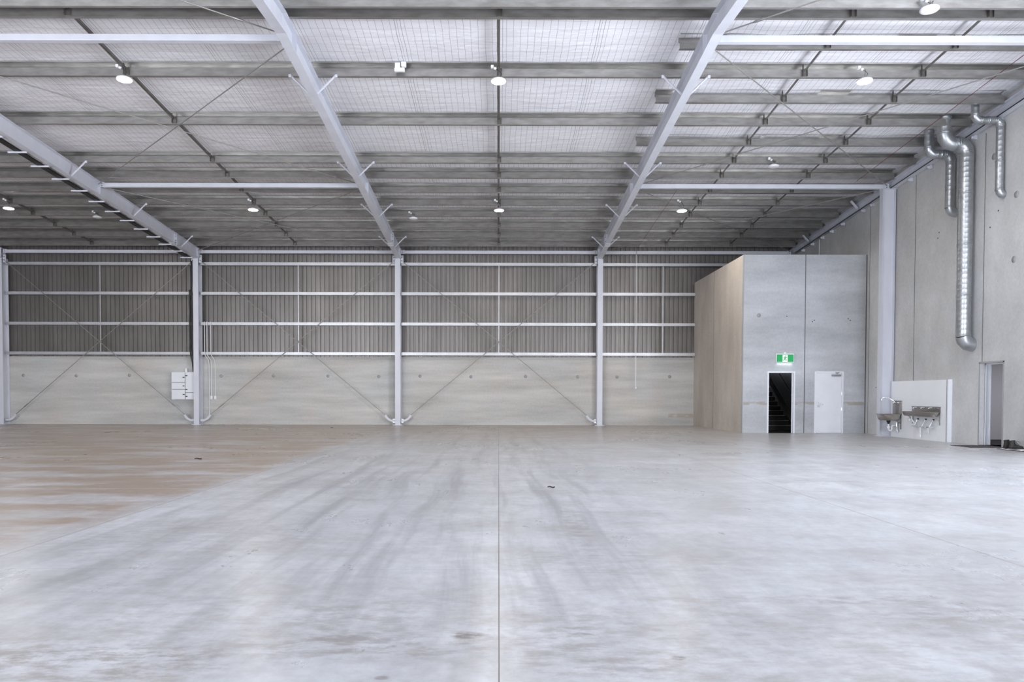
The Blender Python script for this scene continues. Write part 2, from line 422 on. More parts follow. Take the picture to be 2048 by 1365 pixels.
# stair core
CX, CY, CT = 8.27, 25.30, 6.04
mb = MB()
a0, a1 = 9.165, 10.00; b0, b1 = 10.77, 11.645; dt = 2.045; fw = .055
mb.box(CX, a0-fw, CY, CY+.15, 0, CT); mb.box(a0-fw, a1+fw, CY, CY+.15, dt+fw, CT); mb.box(a1+fw, b0-fw, CY, CY+.15, 0, CT)
mb.box(b0-fw, b1+fw, CY, CY+.15, dt+fw, CT); mb.box(b1+fw, XR, CY, CY+.15, 0, CT)
struct('wall_core_front', mb, M['core_front'])
struct('wall_core_side', MB().box(CX, CX+.15, CY+.15, FARY+.02, 0, CT), M['core_side'])
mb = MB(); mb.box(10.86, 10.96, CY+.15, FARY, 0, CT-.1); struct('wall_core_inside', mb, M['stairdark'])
struct('ceiling_core', MB().box(CX+.15, XR, CY+.15, FARY+.02, CT-.12, CT-.02), M['stairdark'])  # slab added to keep the core interior dark
struct('wall_core_shade_sheet', MB().box(CX+.152, CX+.16, CY+.16, FARY, 0, CT-.13), M['stairdark'])  # dark sheet over the concrete, standing in for unlit shade
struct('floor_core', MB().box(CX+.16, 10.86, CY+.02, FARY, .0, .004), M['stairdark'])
struct('trim_6', MB().box(10.37-.012, 10.37+.012, CY-.003, CY+.001, 0, CT), M['darkgap'])
struct('trim_7', MB().box(CX-.003, CX+.001, 28.75-.01, 28.75+.01, 0, CT), M['darkgap'])
struct('trim_8', MB().box(XR-.03, XR, CY-.003, CY+.001, 0, CT), M['darkgap'])
# light chamfers on the core corners
struct('trim_9', MB().box(CX-.004, CX+.02, CY-.004, CY+.02, 0, CT+.004), M['patch'])
# form-tie patches and holes in the panels (own shape, part of the wall)
wb = [o for o in COL.objects if o.name == 'wall_back'][0]; wr = [o for o in COL.objects if o.name == 'wall_right'][0]; wf = [o for o in COL.objects if o.name == 'wall_core_front'][0]
def disc(c, r, ax, n=18, e=.003): return MB().lathe([(r, 0), (r, e), (0, e)], c, n, ax)
def px_X(x, d): return (x-997.5)*d/1490
for xx in (47, 153, 259, 442.5, 547, 656, 757.5, 840, 942, 1051, 1155, 1234, 1339):
    X = px_X(xx, FARY); disc((X, FARY+.02, 2.11-.03+random.uniform(-.03, .01)), .07, (0,-1,0)).build('grout_patch', M['patch'], wb)
for d, z in ((18.05, 6.13), (18.1, 4.58), (18.9, 7.3)):
    disc((XR, d, z), .085, (-1,0,0)).build('grout_patch', M['patch'], wr)
for X, z in ((9.75, 3.96), (10.62, 3.78), (10.68, 3.83), (11.83, 3.88), (11.90, 3.83)):
    disc((X, CY, z), .018, (0,-1,0), 10).build('tie_hole', M['hole'], wf)
disc((8.80, CY, 3.99), .07, (0,-1,0)).build('grout_patch', M['patch'], wf)
for d, z in ((18.7, 5.9), (19.0, 5.55), (21.2, 5.9), (21.25, 5.75), (24.3, 5.3), (24.6, 1.55)):
    disc((XR, d, z), .02, (-1,0,0), 10).build('tie_hole', M['hole'], wr)

# office behind the right-hand doorway
mb = MB(); mb.box(XR+.15, 17, 21.7, 21.8, 0, 2.8); mb.box(17, 17.1, 16, 21.8, 0, 2.8); mb.box(XR+.15, 17, 16, 16.1, 0, 2.8)
struct('wall_office', mb, M['office'])
struct('ceiling_office', MB().box(XR+.15, 17.1, 16, 21.8, 2.7, 2.8), M['office'])
struct('floor_office', MB().box(XR-.0, 17.1, D0, D1, 0, .006).box(XR+.15, 17.1, 16, 21.8, 0, .006), M['carpet'])
ol = bpy.data.lights.new('office_light', 'AREA'); ol.size = 1.0; ol.energy = 28; ol.color = (.95,.96,1)
oo = bpy.data.objects.new('office_light', ol); COL.objects.link(oo); oo.location = (14.6, 19.2, 2.66)

def door_frame(x0, x1, top, y, deep, lab):
    """steel frame round an opening in the core front (faces -Y)"""
    t = bpy.data.objects.new('door_frame', None); return t
# door 1: open stair doorway
mb = MB(); mb.box(a0-fw, a0, CY-.015, CY+.17, 0, dt+fw); mb.box(a1, a1+fw, CY-.015, CY+.17, 0, dt+fw); mb.box(a0, a1, CY-.015, CY+.17, dt, dt+fw)
mb.box(a1-.03, a1, CY+.06, CY+.10, 0, dt); mb.box(a0, a0+.012, CY+.06, CY+.10, 0, dt)
d1 = struct('door_1', mb, M['white'], bevel=.004)
MB().box(a1-.006, a1-.001, CY+.015, CY+.05, .98, 1.06).build('strike_plate', M['chrome'], d1)
# door 2: closed white door
mb = MB(); mb.box(b0-fw, b0, CY-.015, CY+.17, 0, dt+fw); mb.box(b1, b1+fw, CY-.015, CY+.17, 0, dt+fw); mb.box(b0, b1, CY-.015, CY+.17, dt, dt+fw)
d2 = struct('door_2', mb, M['white'], bevel=.004)
leaf = MB().box(b0+.006, b1-.006, CY+.005, CY+.045, .01, dt-.006).build('door_leaf', M['white'], d2, .003)
mb = MB(); mb.box(b0+.05, b0+.12, CY-.004, CY+.006, .88, 1.06); h = mb.build('handle_plate', M['chrome'], leaf)
MB().tube([(b0+.085, CY-.002, .99), (b0+.085, CY-.05, .99), (b0+.22, CY-.05, .985)], .010, 8).build('lever_handle', M['chrome'], leaf)
MB().tube([(b0+.085, CY-.002, 1.035), (b0+.085, CY-.02, 1.035)], .014, 10).build('lock_cylinder', M['chrome'], leaf)
MB().box(b1-.36, b1-.05, CY-.055, CY+.005, dt-.11, dt-.05).build('door_closer', M['galv'], leaf, .006)
MB().bar((b1-.2, CY-.07, dt-.03), (b1-.12, CY-.02, dt+.02), .02, .01).box(b1-.24, b1-.10, CY-.03, CY-.015, dt+.005, dt+.025).build('closer_arm', M['galv'], leaf)
for hz in (.22, .82, 1.35): MB().tube([(b1-.004, CY-.004, hz-.05), (b1-.004, CY-.004, hz+.05)], .009, 8).build('hinge', M['chrome'], leaf)
# door 3: right-hand doorway frame with the leaf swung into the office
mb = MB()
for ya, yb in ((D1-.012, D1), (D0, D0+.012)): mb.box(XR+.13, XR+.27, ya, yb, 0, DT)
mb.box(XR+.13, XR+.145, D1-.05, D1, 0, DT); mb.box(XR+.255, XR+.27, D1-.05, D1, 0, DT)
mb.box(XR+.13, XR+.27, D0, D1, DT-.03, DT)
d3 = struct('door_3', mb, M['white'])
lf = MB().box(XR+.272, XR+.312, D1+.005, D1+.82, .01, DT-.02).build('door_leaf', M['white'], d3)
MB().tube([(XR+.31, D1+.10, .97), (XR+.36, D1+.10, .97)], .025, 10).build('door_knob', M['black'], lf)
# thin steel trim round the concrete opening
mb = MB(); mb.box(XR-.006, XR+.002, D1, D1+.035, 0, DT+.03).box(XR-.006, XR+.002, D0-.05, D0, 0, DT+.03).box(XR-.006, XR+.002, D0-.05, D1+.035, DT, DT+.045)
struct('trim_10', mb, M['patch'])

# ================================================================= STEEL FRAME
def i_section(mb, p, q, w, h, tf=.014, tw=.010, side=(1,0,0), up=(0,0,1)):
    p, q = Vector(p), Vector(q); s = Vector(side); u = Vector(up)
    a, b = w/2, h/2
    prof = [(-a,-b),(a,-b),(a,-b+tf),(tw/2,-b+tf),(tw/2,b-tf),(a,b-tf),(a,b),(-a,b),(-a,b-tf),(-tw/2,b-tf),(-tw/2,-b+tf),(-a,-b+tf)]
    n = len(prof); vs = [e+s*x+u*y for e in (p, q) for x, y in prof]
    fs = [(i, (i+1) % n, n+(i+1) % n, n+i) for i in range(n)]
    mb.add(vs, fs)
    for o in (0, n):     # caps as three quads
        c = [(0,1,2,11),(10,3,4,9),(5,6,7,8)]
        mb.add([vs[o+i] for i in range(n)], [f if o else f[::-1] for f in c])
    return mb

WHERE = {1: 'at the left edge of the photo', 2: 'beside the white switchboard', 3: 'left of the middle bay', 4: 'right of the middle bay'}
CY0, CY1 = 31.20, 31.62
for i, X in COLX.items():
    t = thing('steel_column', 'pale grey steel column on the back wall, '+WHERE[i], 'column', (X, (CY0+CY1)/2, 0), 'steel columns along the back wall')
    top = zp(A_RB, CY0)
    i_section(MB(), (X, (CY0+CY1)/2, .02), (X, (CY0+CY1)/2, top), .22, CY1-CY0, side=(1,0,0), up=(0,1,0)).build('shaft', M['paint'], t)
    MB().box(X-.20, X+.20, CY0-.05, CY1, 0, .022).build('base_plate', M['paint'], t)
    for dx in (-.155, .155):
        MB().lathe([(.018, 0), (.018, .04), (0, .04)], (X+dx, CY0, .022), 6).build('anchor_bolt', M['galv'], t)
    # stub stiffeners above the base and the cap plate
    mb = MB(); mb.box(X-.11, X+.11, CY0-.005, CY1, top-.012, top+.01); mb.build('cap_plate', M['paint'], t)

FLY = (16.98, 22.0, 25.72, 29.55)
ROWS = (15.24, 23.56)
RLAB = {1: 'pale grey roof rafter beyond the left edge of the frame', 2: 'pale grey roof rafter with a black cable tray under its left side',
        3: 'pale grey roof rafter left of the middle bay, running up from its column', 4: 'pale grey roof rafter right of the middle bay, running up from its column'}
for i, X in RAFX.items():
    AM = (A_RB+A_RT)/2
    t = thing('roof_rafter', RLAB[i], 'roof beam', (X, RIDGE, zp(A_RB, RIDGE)), 'roof rafters')
    up = Vector((0, SL, 1)).normalized()
    i_section(MB(), (X, RIDGE, zp(AM, RIDGE)), (X, CY1, zp(AM, CY1)), .20, .42, tf=.012, tw=.008, up=up).build('rafter_beam', M['paint'], t)
    i_section(MB(), (X, RIDGE, zp(AM, RIDGE)), (X, NEARY, zp(AM, NEARY)), .20, .42, tf=.012, tw=.008, up=(0,0,1)).build('rafter_beam', M['paint'], t)
    for d in ROWS:
        MB().box(X-.098, X+.098, d-.006, d+.006, zp(A_RB, d)+.014, zp(A_RT, d)-.014).build('stiffener', M['paint'], t)
    # splice near the knee: two bolted end plates
    d = 29.10; mb = MB()
    for s in (-1, 1):
        for k in (0,): mb.bar((X, d+s*.012, zp(A_RB, d)-.06), (X, d+s*.012, zp(A_RT, d)), .22, .02, (0,1,0))
    sp_ = mb.build('splice_plate', M['paint'], t)
    for dx in (-.07, .07):
        for k in (.06, .14, .30, .38):
            MB().lathe([(.016, 0), (.016, .022), (0, .022)], (X+dx, d-.022, zp(A_RB, d)+k), 6, (0,-1,0)).build('bolt', M['galv_dark'], sp_)
    MB().bar((X, 28.86, zp(A_RB, 28.86)-.012), (X, d, zp(A_RB, d)-.055), .20, .012).build('haunch_plate', M['paint'], t)
    MB().box(X-.10, X+.10, CY0-.008, CY0+.004, zp(A_RB, CY0), zp(A_RT, CY0)).build('end_plate', M['paint'], t)
    for d in FLY:
        for s in (-1, 1):
            if i == 1 and s < 0: continue
            mb = MB(); p = Vector((X+s*.085, d-.02, zp(A_RB, d)+.03)); q = Vector((X+s*.52, d-.02, zp(A_RT, d)+.03))
            mb.bar(p, q, .045, .005, (0,0,1)); mb.bar(p+Vector((0,.02,0)), q+Vector((0,.02,0)), .005, .045, (0,0,1))
            mb.box(q.x-.03, q.x+.03, q.y-.01, q.y+.02, q.z-.06, q.z+.005)
            mb.build('fly_brace', M['paint'], t)

# column on the right wall, carrying the edge beam
c5y = 23.56
t = thing('steel_column', 'pale grey steel column against the right concrete wall beside the wash basin', 'column', (12.21, c5y, 0))
i_section(MB(), (12.21, c5y, .02), (12.21, c5y, zp(8.27, c5y)), .20, .41, side=(0,1,0), up=(1,0,0)).build('shaft', M['paint'], t)
MB().box(11.96, 12.44, c5y-.14, c5y+.14, 0, .02).build('base_plate', M['paint'], t)
MB().box(11.98, 12.44, c5y-.12, c5y+.12, zp(8.27, c5y)-.015, zp(8.27, c5y)).build('cap_plate', M['paint'], t)

# sloping edge beam along the right wall, with clips and angle stubs
t = thing('edge_beam', 'pale grey sloping steel beam along the top of the right concrete wall', 'roof beam', (12.33, RIDGE, zp(8.27, RIDGE)))
AM = 8.385
for a, b in ((RIDGE, CY1), (RIDGE, NEARY)):
    u = Vector((0, SL if b > a else -SL, 1)).normalized()
    i_section(MB(), (12.33, a, zp(AM, a)), (12.33, b, zp(AM, b)), .21, .23, tf=.014, tw=.010, up=u).build('beam', M['paint'], t)
for d in (16.3, 18.6, 19.6, 20.5, 21.6, 22.6, 24.1, 24.9, 25.5, 27.0, 27.9, 28.7, 29.6, 30.5):
    z = zp(8.27, d)
    mb = MB(); mb.box(12.36, 12.44, d-.05, d+.05, z-.11, z-.005); mb.lathe([(.035,0),(.035,.05),(0,.05)], (12.36, d, z-.055), 10, (-1,0,0))
    mb.build('panel_clip', M['paint'], t)
for d in (21.2, 25.6, 29.6):
    z = zp(8.4, d)
    MB().bar((12.22, d-.02, z-.08), (11.95, d-.12, z+.14), .06, .05).build('fly_brace', M['paint'], t)
MB().tube([(12.20, d, zp(8.24, d)) for d in (15, 18, 21, 23.4)], .014, 6).build('black_conduit', M['black'], t)
MB().tube([(12.25, d, zp(8.24, d)) for d in (23.8, 26, 28, 31)], .014, 6).build('black_conduit', M['black'], t)

# struts (square hollow sections)
def strut(x0, x1, d, lab, end=True):
    z = zp(A_ST, d)
    t = thing('roof_strut', lab, 'steel beam', ((x0+x1)/2, d, z-.07), 'pale steel struts between the rafters')
    MB().box(x0+.05, x1-.05, d-.07, d+.07, z-.065, z+.065).build('tube', M['paint'], t, .008)
    for xe, s in ((x0, 1), (x1, -1)):
        mb = MB(); mb.box(min(xe, xe+s*.16), max(xe, xe+s*.16), d-.085, d-.073, z-.08, z+.08)
        p = mb.build('end_cleat', M['paint'], t)
        for k in (-.035, .035):
            MB().lathe([(.014,0),(.014,.02),(0,.02)], (xe+s*.08, d-.085, z+k), 6, (0,-1,0)).build('bolt', M['galv_dark'], p)
strut(RAFX[2]+.11, RAFX[3]-.11, ROWS[0], 'highest pale square strut across the left half of the roof')
strut(RAFX[2]+.11, RAFX[3]-.11, ROWS[1], 'pale square strut crossing left roof bay at mid height, just above the lamps')
strut(RAFX[4]+.11, 12.20, ROWS[0], 'highest pale square strut across the right end of the roof')
strut(RAFX[4]+.11, 12.20, ROWS[1], 'pale square strut ending at the top of the right wall column')
de = 31.35
strut(COLX[1]+.13, COLX[2]-.13, de, 'pale eave strut over the wall bay with the switchboard')
strut(COLX[2]+.13, COLX[3]-.13, de, 'pale eave strut over the wall bay with three white conduits')
strut(COLX[3]+.13, COLX[4]-.13, de, 'pale eave strut over the middle wall bay')
strut(COLX[4]+.13, 12.20, de, 'pale eave strut over the wall bay running behind the concrete stair enclosure')
strut(XL, COLX[1]-.13, de, 'pale eave strut at the far left edge of the photo')

# ---------------------------------------------------------------- purlins
BAY = {'outer left': (-29.2, -20.85), 'far left': (-20.85, -12.62), 'left': (-12.62, -4.20), 'middle': (-4.20, 4.20), 'right': (4.20, 12.22)}
PROF = [(-.078,.268),(-.080,.297),(.105,.297),(.105,.185),(.0,.180),(.0,.004),(.075,.004),(.075,.028)]
ang = math.atan(SL)
def purlin_mesh(L, cut=''):
    mb = MB(); mb.ring(thick(PROF, .005), (-L/2, 0, 0), (L/2, 0, 0), (0,1,0), (0,0,1))
    return mb
bays_p = [('far left', 'over the switchboard bay'), ('left', 'over the white conduit bay'), ('middle', 'over the middle bay'), ('right', 'over the right end bay')]
for bay, desc in bays_p:
    x0, x1 = BAY[bay]; L = (x1-x0)+(.30 if bay != 'right' else 0); off = 0
    proto = None
    ds = sorted([14.30]+PUR+(PURX if bay == 'right' else []), reverse=True)
    n = len(ds)
    for k, d in enumerate(ds):
        if bay == 'far left' and d < 18: continue
        xx0, xx1 = x0, x1
        if bay == 'right' and d in PURX: xx0 = x0-.42
        short = bay == 'right' and d in PURX
        LL = (xx1-xx0)
        lab = 'galvanised roof purlin '+desc+', '+(ORD[k]+' up from the back wall' if k else 'lowest, nearest the back wall')
        if proto is None or short:
            o = purlin_mesh(LL).build('roof_purlin', M['galv'], None)
            if not short: proto = o
        else:
            o = proto.copy(); COL.objects.link(o)
        o.location = ((xx0+xx1)/2, d, zp(A_RT, d)+.004)
        o.rotation_euler = (-ang if d >= RIDGE else ang, 0, 0)
        tag(o, lab, 'purlin', 'galvanised roof purlins')

# bridging lines between purlins
BR = [(-16.75, 'far left', 'leftmost line of dark bridging bars between the roof purlins'), (-8.4, 'left', 'line of dark bridging bars down the left roof bay'), (0.0, 'middle', 'line of dark bridging bars down the centre of the roof'),
      (6.88, 'right', 'left of two lines of bridging bars in the right end roof bay'), (9.55, 'right', 'right of two lines of bridging bars in the right end roof bay')]
for X, bay, lab in BR:
    ds = sorted(PUR+(PURX if bay == 'right' else []))
    if bay == 'far left': ds = [d for d in ds if d > 21]
    t = thing('purlin_bridging', lab, 'bridging', (X, ds[0], zp(A_RT, ds[0])), 'lines of bridging between the purlins')
    for k, d in enumerate(ds):
        z = zp(A_RT, d)
        mb = MB(); mb.box(X-.05, X+.05, d-.012, d-.004, z+.02, z+.19); mb.box(X-.054, X-.048, d-.07, d-.004, z+.02, z+.27); mb.box(X+.048, X+.054, d-.045, d-.004, z+.02, z+.19)
        mb.build('bridging_bracket', M['galv_dark'], t)
        if k+1 < len(ds):
            e = ds[k+1]; mb = MB()
            p = Vector((X-.02, d+.08, z+.12)); q = Vector((X-.02, e-.05, zp(A_RT, e)+.12))
            mb.bar(p, q, .055, .005); mb.bar(p+Vector((.028, 0, .03)), q+Vector((.028, 0, .03)), .005, .06)
            mb.build('bridging_bar', M['galv_dark'], t)

# ---------------------------------------------------------------- roof and wall bracing rods
def brace(p, q, lab, roof=True, name='roof_brace_rod', group='roof cross bracing rods'):
    p, q = Vector(p), Vector(q); t = thing(name, lab, 'brace rod', tuple(p), group)
    d = (q-p).normalized(); mb = MB().tube([p, q], .0135, 7)
    mb.build('rod', M['rod'], t)
    c = p.lerp(q, .06) if not roof else p.lerp(q, .08)
    MB().tube([c-d*.13, c-d*.09, c+d*.09, c+d*.13], .028, 8, rads=[.016,.024,.024,.016]).build('turnbuckle', M['galv'], t)
    return t
zr = lambda d: zp(A_RT, d)-.12
R2, R3, R4 = RAFX[2]+.12, RAFX[3]-.12, RAFX[4]+.12
EV = 31.1
brace((R2, EV, zr(EV)), (R3, ROWS[1]+.2, zr(ROWS[1]+.2)), 'thin roof brace rod rising rightwards from the column beside the switchboard')
brace((R3, EV, zr(EV)), (R2, ROWS[1]+.2, zr(ROWS[1]+.2)), 'thin roof brace rod falling rightwards to the column left of the middle bay')
brace((R2, ROWS[1]-.15, zr(ROWS[1])), (R3, ROWS[0]+.25, zr(ROWS[0])), 'roof brace rod rising steeply rightwards between the two left struts')
brace((R3, ROWS[1]-.15, zr(ROWS[1])), (R2, ROWS[0]+.25, zr(ROWS[0])), 'long roof brace rod falling gently rightwards between the two left struts')
brace((R3, ROWS[0]-.2, zr(ROWS[0])), (R2, 6.4, zp(A_RT, 6.4)-.2), 'roof brace rod at the top left above the highest left strut')
brace((R4, EV, zr(EV)), (12.1, ROWS[1]+.2, zr(ROWS[1]+.2)), 'roof brace rod rising rightwards from the back eave to the right wall column')
brace((12.1, EV, zr(EV)), (R4, ROWS[1]+.2, zr(ROWS[1]+.2)), 'roof brace rod falling rightwards past the lit lamp to the corner above the stair enclosure')
brace((12.1, ROWS[1]-.15, zr(ROWS[1])), (R4, ROWS[0]+.25, zr(ROWS[0])), 'roof brace rod falling rightwards between the two right struts')
brace((R4, ROWS[1]-.15, zr(ROWS[1])), (12.1, ROWS[0]+.25, zr(ROWS[0])), 'roof brace rod rising rightwards between the two right struts')
brace((R4, ROWS[0]-.2, zr(ROWS[0])), (12.1, 6.4, zp(A_RT, 6.4)-.2), 'roof brace rod at the top right above the highest right strut')

WB = {1: 'bay with the switchboard', 2: 'bay with three white conduits', 3: 'middle bay'}
for i in (1, 2, 3):
    xa, xb = COLX[i]+.11, COLX[i+1]-.11
    for s in (1, -1):
        lo = xa if s > 0 else xb; hi = xb if s > 0 else xa
        yb = 31.34 if s > 0 else 31.30
        p = (lo+s*.42, yb, .42); q = (hi-s*.02, yb, 6.90)
        t = brace(p, q, 'wall brace rod in the %s, rising to the %s' % (WB[i], 'right' if s > 0 else 'left'), False, 'wall_brace_rod', 'wall cross bracing rods')
        # curved bracket at the foot
        pts = []
        for k in range(8):
            a = math.radians(k*9); pts.append((lo+s*(.10+.36*math.sin(a)), yb, .19+.42*(1-math.cos(a))))
        pts = [(lo+s*.0, yb, .19)]+pts
        mb = MB()
        for a, b in zip(pts[:-1], pts[1:]): mb.bar(a, b, .09, .05, (0,1,0))
        mb.build('curved_end_bracket', M['paint'], t)
        MB().box(min(lo, lo+s*.12), max(lo, lo+s*.12), yb-.012, yb+.012, .10, .26).build('foot_plate', M['galv'], t)
        mb = MB(); mb.box(min(hi, hi-s*.12), max(hi, hi-s*.12), yb-.012, yb+.012, 6.78, 7.10); tp = mb.build('top_plate', M['paint'], t)
        for k in (6.88, 7.02): MB().lathe([(.02,0),(.02,.02),(0,.02)], (hi-s*.06, yb-.012, k), 8, (0,-1,0)).build('bolt', M['galv_dark'], tp)

# ---------------------------------------------------------------- girts
GZ = (6.76, 5.52, 4.25, 3.00)
GP = [(-.0,-.045),(-.0,-.062),(.004,-.062)]
GPROF = thick([(.02,-.035),(0,-.035),(0,.062),(.17,.062),(.17,-.01)], .004)
def girt(x0, x1, z, lab):
    mb = MB(); mb.ring([(a, b) for a, b in thick([(.03,.060),(0,.060),(0,-.055),(.20,-.055),(.20,-.03)], .005)], (x0, 31.40, z), (x1, 31.40, z), (0,1,0), (0,0,1))
    solo('wall_girt', mb, M['galv_bright'], lab, 'girt', ((x0+x1)/2, 31.40, z), 'horizontal wall girts')
GL = ('highest', 'second highest', 'third highest', 'lowest')
for z, l in zip(GZ, GL):
    girt(XL, COLX[1]-.12, z, l+' galvanised wall girt at the far left edge of the photo')
    for i in (1, 2, 3): girt(COLX[i]+.12, COLX[i+1]-.12, z, l+' galvanised wall girt in the '+WB[i])
    girt(COLX[4]+.12, 12.3 if z > 6.1 else CX-.02, z, l+' galvanised wall girt between the right-hand column and the stair enclosure')
for X, lab in ((-16.78, 'vertical girt tie rod in the bay with the switchboard'), (-8.44, 'vertical girt tie rod in the bay with three white conduits'), (0.0, 'vertical girt tie rod in the middle bay'), (6.90, 'vertical girt tie rod left of the stair enclosure')):
    mb = MB()
    for a, b in zip(GZ[:-1], GZ[1:]): mb.box(X-.018, X+.018, 31.45, 31.48, b+.06, a-.055)
    t = solo('girt_tie', mb, M['galv_bright'], lab, 'tie rod', (X, 31.46, GZ[-1]), 'vertical ties between the girts')

# ---------------------------------------------------------------- lamps
def lamp(X, d, z, lit, lab, s=1.0, yaw=0., tilt=0.):
    """round high-bay lamp hanging on a wire from the purlin above"""
    grp = 'lit high bay lamps' if lit else 'unlit high bay lamps'
    t = thing('high_bay_lamp', lab, 'ceiling lamp', (X, d, z), grp)
    r = .17*s
    MB().lathe([(0,.075),(r*.45,.07),(r*.55,.045),(r*.95,.03),(r,.012),(r,.0),(r*.93,-.004)], (X, d, z), 28).build('housing', M['plastic'], t)
    MB().lathe([(r*.95, -.002),(r*.9,-.016),(r*.6,-.026),(0,-.03)], (X, d, z), 28).build('diffuser', M['lamp'] if lit else M['plastic'], t)
    top = zp(A_RT, d)+.10
    MB().tube([(X, d, z+.07), (X, d, z+.10), (X+.01, d-.01, top)], .006, 6).build('hanging_wire', M['galv_dark'], t)
    MB().tube([(X+.02, d, z+.07), (X+.06, d-.02, z+.16), (X+.0, d-.03, top-.06), (X-.09, d-.04, top-.03), (X-.14, d-.03, top+.01)], .006, 6).build('power_cord', M['black'], t)
    MB().box(X-.17, X-.11, d-.05, d+.01, top-.01, top+.05).lathe([(.028,0),(.028,.05),(0,.05)], (X-.10, d-.03, top-.01), 10, (1,0,-.4)).build('plug', M['plastic'], t)
    if lit:
        ld = bpy.data.lights.new('lamp_light', 'AREA'); ld.shape = 'DISK'; ld.size = .3; ld.energy = 48; ld.color = (1,.93,.84)
        lo = bpy.data.objects.new('lamp_light', ld); COL.objects.link(lo); lo.parent = t; lo.location = (0, 0, -.05)
hb = lambda d: zp(A_RT, d)
lamp(-8.37, 16.80, hb(16.8)-.17, True, 'lit high bay lamp at the upper left, in front of the left bridging line')
lamp(-.02, 16.80, hb(16.8)-.19, True, 'lit high bay lamp at the top centre of the roof')
lamp(8.15, 16.80, hb(16.8)-.17, True, 'lit high bay lamp at the upper right above the metal ducts')
lamp(-16.75, 25.60, hb(25.6)-.19, True, 'lit high bay lamp at the left edge, above the switchboard bay')
lamp(-8.40, 25.60, hb(25.6)-.22, True, 'lit high bay lamp below the left strut, in the farther lamp row')
lamp(.0, 25.60, hb(25.6)-.22, True, 'lit high bay lamp low in the centre, in the farther lamp row')
lamp(6.24, 25.60, hb(25.6)-.22, True, 'lit high bay lamp right of the right-hand rafter, in the farther lamp row')
lamp(-3.08, 26.90, hb(26.90)-.10, False, 'unlit white round lamp in the middle bay near the left rafter', .9)
lamp(-14.42, 26.90, hb(26.90)-.08, False, 'unlit white round lamp left of the rafter with the cable tray', .9)
lamp(8.02, 21.95, hb(21.95)-.10, False, 'unlit white round lamp in the right end bay at middle distance', .9)
lamp(8.10, 14.22, hb(14.22)-.07, False, 'unlit white round lamp at the top right corner, nearest of all', 1.0)

# small emergency light fitting strapped to a purlin
t = thing('emergency_light', 'small white twin box fitting strapped to a purlin at the top', 'light fitting', (-2.2, 16.86, hb(16.9)+.1), None)
MB().box(-2.34, -2.22, 16.84, 16.92, hb(16.9)+.14, hb(16.9)+.25).build('housing', M['plastic'], t, .01)
MB().box(-2.20, -2.09, 16.84, 16.92, hb(16.9)+.16, hb(16.9)+.27).build('housing', M['plastic'], t, .01)
MB().box(-2.35, -2.12, 16.82, 16.90, hb(16.9)+.05, hb(16.9)+.13).build('bracket', M['plastic'], t, .01)

# ---------------------------------------------------------------- cable tray and cables on the second rafter
t = thing('cable_tray', 'black cable tray on hanger bars under the left side of the rafter', 'cable tray', (-12.95, 20, zp(A_RB, 20)))
x = -12.86
pts = [(x, d, zp(A_RB, d)-.03) for d in (14.6, 18, 22, 26, 31.0)]
mb = MB()
for a, b in zip(pts[:-1], pts[1:]): mb.bar(a, b, .16, .05)
mb.build('tray', M['black'], t)
for k in range(14):
    d = 18.1+k*.98
    if d > 31: break
    z = zp(A_RB, d)-.07
    MB().box(x-.26, x+.24, d-.02, d+.02, z-.02, z+.02).build('hanger_bar', M['paint'], t)
for nm, xs, z1 in (('black_cable', -12.86, 6.5), ('black_cable', -12.94, 5.3)):
    pts = [(xs, 31.28, z1+.35)]+[(xs+random.uniform(-.012, .012), 31.29, z1-(z1-3.2)*k/8) for k in range(1, 9)]+[(xs+.03, 31.30, 2.9), (xs+.09, 31.32, 2.6), (xs+.10, 31.36, 2.22)]
    solo(nm, MB().tube(pts, .035, 8), M['black'], 'thick black cable down the column to the switchboard, '+('the longer one close to the column' if xs > -12.9 else 'the shorter one further left'), 'cable', (xs, 31.29, 2.2), 'black cables above the switchboard')

# switchboard
SX0, SXM, SX1 = -13.76, -13.19, -12.68; SZ0, SZ1 = 1.06, 2.21; SY = 31.37
t = thing('switchboard', 'white electrical switchboard with black latches on the back wall beside the column', 'electrical cabinet', ((SX0+SX1)/2, FARY, SZ0))
MB().box(SX0, SX1, SY, FARY+.019, SZ0, SZ1).build('cabinet_body', M['panelw'], t, .006)
MB().box(SX0+.012, SX1-.012, SY-.003, SY, SZ0+.012, SZ1-.012).build('dark_seam_backing', M['darkgap'], t)  # dark sheet standing in for the shade in the door seams
def sdoor(x0, x1, z0, z1, latches, right):
    o = MB().box(x0+(.0 if right else .011), x1-(.011 if right else 0), SY-.022, SY-.004, z0+(.0 if z0 == SZ0 else .009), z1-(0 if z1 == SZ1 else .009)).build('cabinet_door', M['white'], t, .004)
    for lz in latches:
        lx = x1-.06 if right else x0+.06
        MB().lathe([(.022,0),(.022,.015),(0,.015)], (lx, SY-.022, lz), 12, (0,-1,0)).box(lx-.045, lx+.045, SY-.045, SY-.030, lz-.012, lz+.012).build('latch', M['black'], o)
sdoor(SX0, SXM, 1.775, SZ1, (1.99,), True); sdoor(SX0, SXM, 1.485, 1.775, (1.63,), True); sdoor(SX0, SXM, SZ0, 1.485, (1.27,), True)
sdoor(SXM, SX1, 1.345, SZ1, (2.06, 1.48), False); sdoor(SXM, SX1, SZ0, 1.345, (1.19,), False)
MB().box(-13.25, -13.17, 31.50, 31.62, 2.21, 2.37).build('conduit_box', M['plastic'], t, .006)

